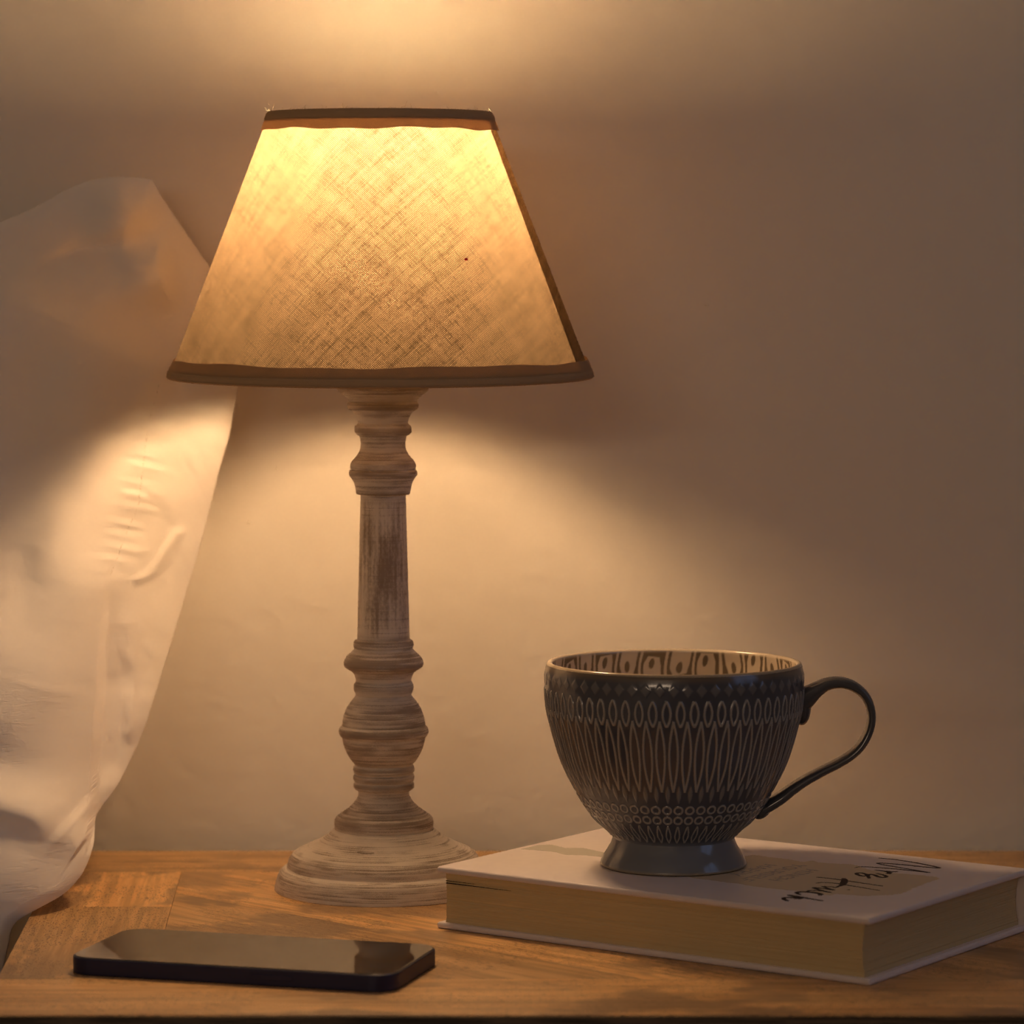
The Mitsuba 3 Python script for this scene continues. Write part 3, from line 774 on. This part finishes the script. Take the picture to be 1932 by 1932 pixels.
q = turn_i * 28 + wx
cell = np.floor(q)
x = (q - cell - 0.5)
down = (0.0925 - zi + wz) / 0.0125
kind = (np.floor(down) + cell) % 2
t = down - np.floor(down) - 0.5
half_w = 0.335 - 0.16 * np.clip(t * (1 - 2 * kind) * 2 - 0.1, 0, 1)
wall_band = sstep(-0.02, 0.02, np.abs(x) - half_w) * (1 - sstep(0.43, 0.46, np.abs(x)))
eye = 1 - sstep(0.85, 1.10, np.hypot((x - 0.02) / 0.105, (t - 0.10 * (1 - 2 * kind)) / 0.22))
base_band = sstep(0.36, 0.40, -t * (2 * kind - 1)) * (1 - sstep(0.40, 0.44, np.abs(x)))
pat = np.clip(np.maximum(np.maximum(wall_band, eye), base_band), 0, 1)
onwall = sstep(0.0030, 0.0048, s_in)
pat = (pat * onwall)[..., None]
cream, brown = np.array([0.60, 0.50, 0.385]), np.array([0.150, 0.112, 0.072])
CI = cream * (1 - pat) + brown * pat
lip = (1 - sstep(0.0010, 0.0035, s_in))[..., None]
CI = CI * (1 - lip) + np.array([0.34, 0.27, 0.19]) * lip
r, z = inp[:, :1], inp[:, 1:]
VI = np.stack([MX + r * np.cos(turn_i * 2 * np.pi), MY + r * np.sin(turn_i * 2 * np.pi), MZ + z + 0 * turn_i], -1).reshape(-1, 3)
put('mug__inside', (VI, grid_faces(len(inp), NI + 1, False)), 'mug_glaze', smooth=True, color=CI.reshape(-1, 3))
labels['mug__inside'] = {'label': 'cream inside with brown ring pattern'}
labels['mug__foot'] = {'label': 'plain flared foot'}
# handle: a flat strap swept along its loop
hp = np.array([(0.0570, 0.0748), (0.0602, 0.0768), (0.0645, 0.0800), (0.0690, 0.0826), (0.0737, 0.0836), (0.0783, 0.0832), (0.0826, 0.0814), (0.0865, 0.0782), (0.0891, 0.0735), (0.0901, 0.0683), (0.0895, 0.0632), (0.0877, 0.0585), (0.0848, 0.0540), (0.0805, 0.0500), (0.0748, 0.0465), (0.0682, 0.0431), (0.0605, 0.0389), (0.0545, 0.0349), (0.0475, 0.0297), (0.0385, 0.0240)])
ht = np.array([0.0115, 0.0098, 0.0072, 0.0058, 0.0053, 0.0050, 0.0047, 0.0043, 0.0040, 0.0038, 0.0038, 0.0039, 0.0040, 0.0040, 0.0041, 0.0042, 0.0045, 0.0049, 0.0054, 0.0050])
hw = np.array([0.0145, 0.0140, 0.0130, 0.0122, 0.0118, 0.0116, 0.0114, 0.0112, 0.0110, 0.0110, 0.0110, 0.0112, 0.0114, 0.0116, 0.0118, 0.0120, 0.0124, 0.0130, 0.0138, 0.0120])
hs = spline(np.hstack([hp, ht[:, None], hw[:, None]]), 8)
tan = np.gradient(hs[:, :2], axis=0)
tan /= np.linalg.norm(tan, axis=1, keepdims=True)
nor = np.stack([-tan[:, 1], tan[:, 0]], 1)
k = np.arange(28) * 2 * np.pi / 28
ex = np.sign(np.cos(k)) * np.abs(np.cos(k)) ** 0.75
ey = np.sign(np.sin(k)) * np.abs(np.sin(k)) ** 0.75
Vh = []
for (px, pz, t_, w_), n_ in zip(hs, nor):
    a, b = ex * t_ / 2, ey * w_ / 2
    Vh.append(np.stack([MX + px + n_[0] * a, MY + b, MZ + pz + n_[1] * a], 1))
m = len(Vh)
Vh = np.vstack(Vh + [np.mean(Vh[0], 0, keepdims=True), np.mean(Vh[-1], 0, keepdims=True)])
i, f = np.arange(28), []
for j in range(m - 1):
    f += [np.stack([j * 28 + i, j * 28 + (i + 1) % 28, (j + 1) * 28 + (i + 1) % 28], 1), np.stack([j * 28 + i, (j + 1) * 28 + (i + 1) % 28, (j + 1) * 28 + i], 1)]
f += [np.stack([i * 0 + m * 28, (i + 1) % 28, i], 1), np.stack([i * 0 + m * 28 + 1, (m - 1) * 28 + i, (m - 1) * 28 + (i + 1) % 28], 1)]
hm = trimesh.Trimesh(Vh, np.vstack(f), process=False)
hm.fix_normals()
lobe = trimesh.creation.icosphere(3, 1.0)
lobe.apply_scale((0.0042, 0.0068, 0.0085))
lobe.apply_translation((MX + 0.0583, MY, MZ + 0.0725))
lobe2 = trimesh.creation.icosphere(3, 1.0)
lobe2.apply_scale((0.0058, 0.0064, 0.0036))
lobe2.apply_transform(trimesh.transformations.rotation_matrix(math.radians(-48), (0, 1, 0)))
lobe2.apply_translation((MX + 0.0408, MY, MZ + 0.0257))
put('mug__handle__lug_001', lobe2, 'handle_glaze', smooth=True)
put('mug__handle', hm, 'handle_glaze', smooth=50)
put('mug__handle__lug', lobe, 'handle_glaze', smooth=True)
tag('mug', 'blue grey embossed ceramic mug with looped handle standing on the book', 'mug')

# ------------------------------------------------------------------ the phone
PC, PA = np.array([-0.1099, 1.3470]), math.radians(-15.8)
PL, PW, PT = 0.1455, 0.0688, 0.0076


def on_phone(m, z=0.0):
    m = m.copy()
    m.apply_transform(trimesh.transformations.rotation_matrix(PA, (0, 0, 1)))
    m.apply_translation((PC[0], PC[1], z))
    return m


put('smartphone__frame', on_phone(rounded_plate(rounded_rect(PL, PW, 0.0105, 12), 0.0, PT - 0.0004, 0.0007)), 'phone_frame', smooth=35)
put('smartphone__screen', on_phone(rounded_plate(rounded_rect(PL - 0.0012, PW - 0.0012, 0.0100, 12), PT - 0.0012, PT, 0.0005)), 'phone_glass', smooth=35)
labels['smartphone__screen'] = {'label': 'glossy dark screen, switched off'}
bt = rounded_plate(rounded_rect(0.0190, 0.0026, 0.0012, 6), 0, 0.0010, 0.0003)
bt.apply_transform(trimesh.transformations.rotation_matrix(math.pi / 2, (1, 0, 0)))
bt.apply_translation((0.020, -PW / 2 + 0.0006, PT / 2))
put('smartphone__side_button', on_phone(bt), 'phone_frame', smooth=35)
tag('smartphone', 'dark smartphone lying face up in front of the lamp', 'phone')

# ------------------------------------------------------------------ the pillow and the bed
CTRL = [[-3365, 16000, 3181], [-3247, 15400, 2526], [-3182, 15050, 1777], [-3117, 14700, 1059], [-3094, 14550, 340], [-3112, 14600, -288], [-3138, 14700, -684], [-2591, 16150, 3266], [-2561, 15950, 2995], [-2546, 15850, 2888], [-2509, 15600, 2523], [-2474, 15350, 2015], [-2442, 15120, 1519], [-2411, 14900, 1037], [-2389, 14740, 558], [-2368, 14580, 88], [-2378, 14620, -292], [-2403, 14750, -696], [-2339, 16270, 3404], [-2312, 16070, 3130], [-2293, 15920, 2889], [-2267, 15720, 2521], [-2237, 15480, 2009], [-2209, 15260, 1508], [-2186, 15070, 1017], [-2176, 14980, 649], [-2161, 14870, 488], [-2153, 14800, 298], [-2143, 14720, 87], [-2076, 16330, 3488], [-2056, 16160, 3186], [-2041, 16020, 2890], [-2026, 15880, 2519], [-2003, 15680, 2130], [-1997, 15620, 1871], [-1982, 15480, 1490], [-1980, 15430, 976], [-1971, 15340, 599], [-1878, 16240, 3188], [-1869, 16150, 2891], [-1859, 16040, 2464], [-1851, 15950, 2120], [-1847, 15890, 1724], [-1841, 15820, 1463], [-1825, 15660, 950], [-1851, 16380, 3490], [-1546, 16430, 3030], [-1420, 16430, 2512], [-1513, 16370, 1994], [-1674, 16120, 1358], [-1817, 15580, 775], [-1928, 15300, 501], [-2015, 15120, 399], [-2007, 14970, 270], [-2090, 14780, 101], [-2234, 14660, 18]]
TOP = [[-4008, 2526], [-3321, 2940], [-2740, 3189], [-2591, 3266], [-2439, 3335], [-2287, 3432], [-2183, 3479], [-2077, 3502], [-1957, 3508], [-1851, 3496]]
RIGHT = [[-1851, 3496], [-1809, 3422], [-1728, 3300], [-1637, 3160], [-1546, 3025], [-1471, 2839], [-1425, 2621], [-1420, 2416], [-1461, 2184], [-1513, 1994], [-1569, 1765], [-1625, 1539], [-1674, 1358], [-1722, 1160], [-1770, 966], [-1817, 775], [-1870, 633], [-1928, 501], [-1989, 417], [-2015, 382], [-2016, 357], [-2005, 323], [-1995, 279], [-2003, 225], [-2033, 150], [-2100, 79], [-2177, 47], [-2234, 18], [-2301, -14], [-2325, -46], [-2337, -116], [-2350, -165], [-2378, -292], [-2408, -478], [-2431, -694]]
crest = [[-2338, 2138], [-2265, 1884], [-2183, 1556], [-2157, 1258], [-2133, 933]]
valley = [[-2521, 2016], [-2411, 1764], [-2329, 1393], [-2285, 1028]]
seam = [[-1775, 2462], [-1831, 2251], [-1846, 2093], [-1864, 1858], [-1910, 1732], [-1943, 1609], [-1967, 1526]]
fold = [[-1973, 1527], [-1988, 1363], [-2002, 1108], [-2013, 857], [-2022, 610], [-2018, 389]]
r2 = [[-1910, 1374], [-1892, 1268], [-1880, 1086], [-1874, 883], [-1887, 660]]
r3 = [[-1678, 1732], [-1800, 1508], [-1858, 1487], [-1902, 1488]]
hf = [[-2622, 619], [-2388, 534], [-2247, 478], [-2116, 383], [-2012, 314]]
hu = [[-2534, 709], [-2306, 629], [-2145, 542], [-2029, 432]]
hv = [[-2494, 390], [-2309, 378], [-2197, 329]]
seam2 = [[-2457, 2995], [-2281, 3076], [-2182, 3131], [-2028, 3145], [-1928, 3182], [-1827, 3203]]
diag = [[-2649, 2888], [-2388, 2823], [-2157, 2730], [-1934, 2592], [-1677, 2434]]
hood = [[-1852, 3504], [-2031, 3051]]
tri = [[-1829, 3243], [-1733, 2784]]
topr = [[-2717, 3211], [-2432, 3266], [-2200, 3349], [-1889, 3462]]
low = [[-2239, 289], [-2148, 205], [-2233, 98]]
g = lambda l: np.array(l, float) * 1e-4
ctrl = g(CTRL)
rbf = RBFInterpolator(ctrl[:, [0, 2]], ctrl[:, 1], kernel='thin_plate_spline', smoothing=1e-6)
TOPC, RIGHTC = g(TOP), g(RIGHT)
NR, NC = 560, 380
zlo, zhi = RIGHTC[-1, 1], TOPC[:, 1].max() - 0.0004
# the outline, smoothed, as left and right limits of each level
rz, rx = RIGHTC[::-1, 1], RIGHTC[::-1, 0]
levels = zlo + (zhi - zlo) * np.linspace(0, 1, NR) ** 1.0
xr = np.interp(levels, rz, rx)
kk = np.exp(-0.5 * (np.arange(-5, 6) / 2.2) ** 2)
xr = np.convolve(np.pad(xr, 5, mode='edge'), kk / kk.sum(), 'valid')
tl = TOPC[:9]
xl = np.where(levels < TOPC[0, 1], TOPC[0, 0], np.interp(levels, tl[:, 1], tl[:, 0]))
xr = np.where(levels > 0.3496, np.interp(levels, [0.3496, 0.3507], [-0.1852, -0.1930]), xr)
sg = np.linspace(0, 1, NC)
PX = xl[:, None] + (np.maximum(xr, xl + 1e-4) - xl)[:, None] * sg
PZ = levels[:, None] + 0 * sg
PY = rbf(np.stack([PX.ravel(), PZ.ravel()], 1)).reshape(PX.shape)


def ridge(lineu, amp, sig, sig2=None, ends=0.15, mask=1.0):
    """adds a fold: towards the room where amp > 0; sig to the one side of the line, sig2 to the other"""
    global PY
    d, side, al = seg_dist(PX, PZ, g(lineu))
    s = np.where(side > 0, sig, sig if sig2 is None else sig2)
    fade = sstep(0, ends, al) * sstep(0, ends, 1 - al)
    fade = np.where((al <= 0) | (al >= 1), 0.0, fade) if ends > 0 else 1.0
    PY = PY - amp * np.exp(-0.5 * (d / s) ** 2) * np.maximum(fade, 0.0) * mask


ridge(crest, 0.0055, 0.012, None, 0.5)
ridge(valley, -0.0055, 0.011, None, 0.5)
_, side_f0, _ = seg_dist(PX, PZ, g(fold))
body = np.where((side_f0 > 0) & (PZ > 0.029), 0.0, 1.0)
ridge(hf, 0.0085, 0.0060, ends=0.02, mask=body)
ridge(hu, -0.0055, 0.0110, None, 0.10, mask=body)
ridge(hv, -0.0020, 0.008, ends=0.3)
ridge(r2, 0.0036, 0.0017, 0.0030)
ridge(r3, 0.0032, 0.0019)
ridge(seam2, -0.0030, 0.0030, 0.006, 0.3)
ridge(hood, 0.0150, 0.0060, 0.0130, 0.45)
ridge(tri, 0.0190, 0.0035, 0.0150, 0.45)
ridge(diag, 0.0140, 0.0060, 0.0170)
ridge(topr, 0.0050, 0.009)
# the hem's fold: the flange lies further back than the puffed body
d, side, al = seg_dist(PX, PZ, g(fold))
inz = np.clip((0.1620 - PZ) / 0.060, 0, 1) * np.clip((PZ - 0.024) / 0.012, 0, 1)
right_of = np.where(side > 0, 1.0, -1.0)
PY = PY + inz * 0.014 * (0.5 + 0.5 * np.tanh(right_of * d / 0.0008)) * np.exp(-np.where(right_of > 0, d, 0) / 0.080)
# puckered seam
d, side, al = seg_dist(PX, PZ, g(seam))
ins = np.exp(-0.5 * (d / 0.0008) ** 2)
pk = sstep(0.0, 0.6, al) * (al < 1) * (al > 0)
PY = PY + 0.0009 * ins * (0.4 + 0.6 * pk)
P3 = np.stack([PX * 0 + 3, PX * 90, (PZ + 0.35 * PX) * 330], -1)
PY = PY - pk * 0.0030 * (meshkit.noise(P3, 5) - 0.5) * np.exp(-0.5 * (d / 0.0060) ** 2)
# loose wrinkles of the cotton
P3 = np.stack([PX * 55, PZ * 28, PX * 0], -1)
PY = PY + 0.0020 * (meshkit.fbm(P3, 2, 3) - 0.5)
P3 = np.stack([PX * 60 + PZ * 160, PZ * 45, PX * 0 + 2], -1)
PY = PY + 0.0006 * (meshkit.fbm(P3, 3, 9) - 0.5) * 1.0
# creases of the flat flange beyond the seam
xs = np.interp(PZ, [0.05, 0.154, 0.17, 0.25, 0.30], [-0.205, -0.195, -0.191, -0.178, -0.172])
fl_m = sstep(0.0, 0.012, PX - xs) * (1 - sstep(0.20, 0.27, PZ))
P3 = np.stack([PX * 150 + PZ * 60, PZ * 55 - PX * 40, PX * 0 + 7], -1)
PY = PY - 0.0030 * fl_m * (meshkit.fbm(P3, 3, 21) - 0.5)
# the outline rolls back
poly = Polygon(np.vstack([np.stack([xr, levels], 1), np.stack([xl, levels], 1)[::-1]])).buffer(0)
bd = LineString(np.vstack([np.stack([xr, levels], 1), np.stack([xl, levels], 1)[::-1][:NR - 40]]))
pts = shapely.points(PX.ravel(), PZ.ravel())
dist = shapely.distance(pts, bd).reshape(PX.shape)
edge = np.clip(1 - dist / 0.006, 0, 1)
PY = np.minimum(PY + 0.0035 * edge ** 2, WY - 0.0030)
thick = 0.0012 + sstep(0.0, 0.05, dist) * np.maximum(WY - 0.0015 - PY - 0.0012, 0.0)
BYb = np.minimum(PY + thick, WY - 0.0012)
Vf = np.stack([PX, PY, PZ], -1).reshape(-1, 3)
Vb = np.stack([PX, BYb, PZ], -1).reshape(-1, 3)
ff = grid_faces(NR, NC)
idx = np.arange(NR * NC).reshape(NR, NC)
loop = np.concatenate([idx[0, :], idx[1:, -1], idx[-1, -2::-1], idx[-2:0:-1, 0]])
nx_ = np.roll(loop, -1)
o = NR * NC
side_f = np.vstack([np.stack([loop, loop + o, nx_ + o], 1), np.stack([loop, nx_ + o, nx_], 1)])
put('pillow__cover', (np.vstack([Vf, Vb]), np.vstack([ff, ff[:, ::-1] + o, side_f])), 'pillow_cotton', smooth=True)
# stitches of the seam, one little thread each
st = []
ln = g(seam)
seglen = np.concatenate([[0], np.cumsum(np.linalg.norm(np.diff(ln, axis=0), axis=1))])
from scipy.interpolate import RegularGridInterpolator
for s in np.arange(0.001, seglen[-1], 0.0031):
    a = np.array([np.interp(s, seglen, ln[:, 0]), np.interp(s, seglen, ln[:, 1])])
    b = np.array([np.interp(s + 0.002, seglen, ln[:, 0]), np.interp(s + 0.002, seglen, ln[:, 1])])
    pts3 = []
    for q in (a, (a + b) / 2, b):
        jrow = np.argmin(np.abs(levels - q[1]))
        jc = np.argmin(np.abs(PX[jrow] - q[0]))
        pts3.append([q[0], PY[jrow, jc] - 0.00005, q[1]])
    st.append(tube(pts3, 0.00018, 5))
put('pillow__stitches', cat(*st), 'stitching')
labels['pillow__stitches'] = {'label': 'stitched seam of the pillowcase', 'kind': 'stuff'}
tag('pillow', 'white creased cotton pillow leaning on the wall left of the lamp', 'pillow')

mm = rounded_plate(rounded_rect(1.40, 2.6, 0.06, 8), -0.30, -0.075, 0.03)
mm.apply_translation((-0.250 - 0.70, WY - 1.305, 0))
put('bed__mattress', mm, 'sheet_cotton', smooth=40)
put('bed__base', box(-1.64, -0.262, WY - 2.60, WY - 0.02, -0.50, -0.30), 'dark_edge_wood')
put('bed__foot', box(-0.34, -0.28, WY - 0.12, WY - 0.06, FLOOR, -0.50), 'dark_edge_wood')
put('bed__foot_001', box(-1.60, -1.54, WY - 0.12, WY - 0.06, FLOOR, -0.50), 'dark_edge_wood')
put('bed__foot_002', box(-0.34, -0.28, WY - 2.55, WY - 2.49, FLOOR, -0.50), 'dark_edge_wood')
put('bed__foot_003', box(-1.60, -1.54, WY - 2.55, WY - 2.49, FLOOR, -0.50), 'dark_edge_wood')
tag('bed', 'bed with a white sheet at the left edge beside the nightstand', 'bed')
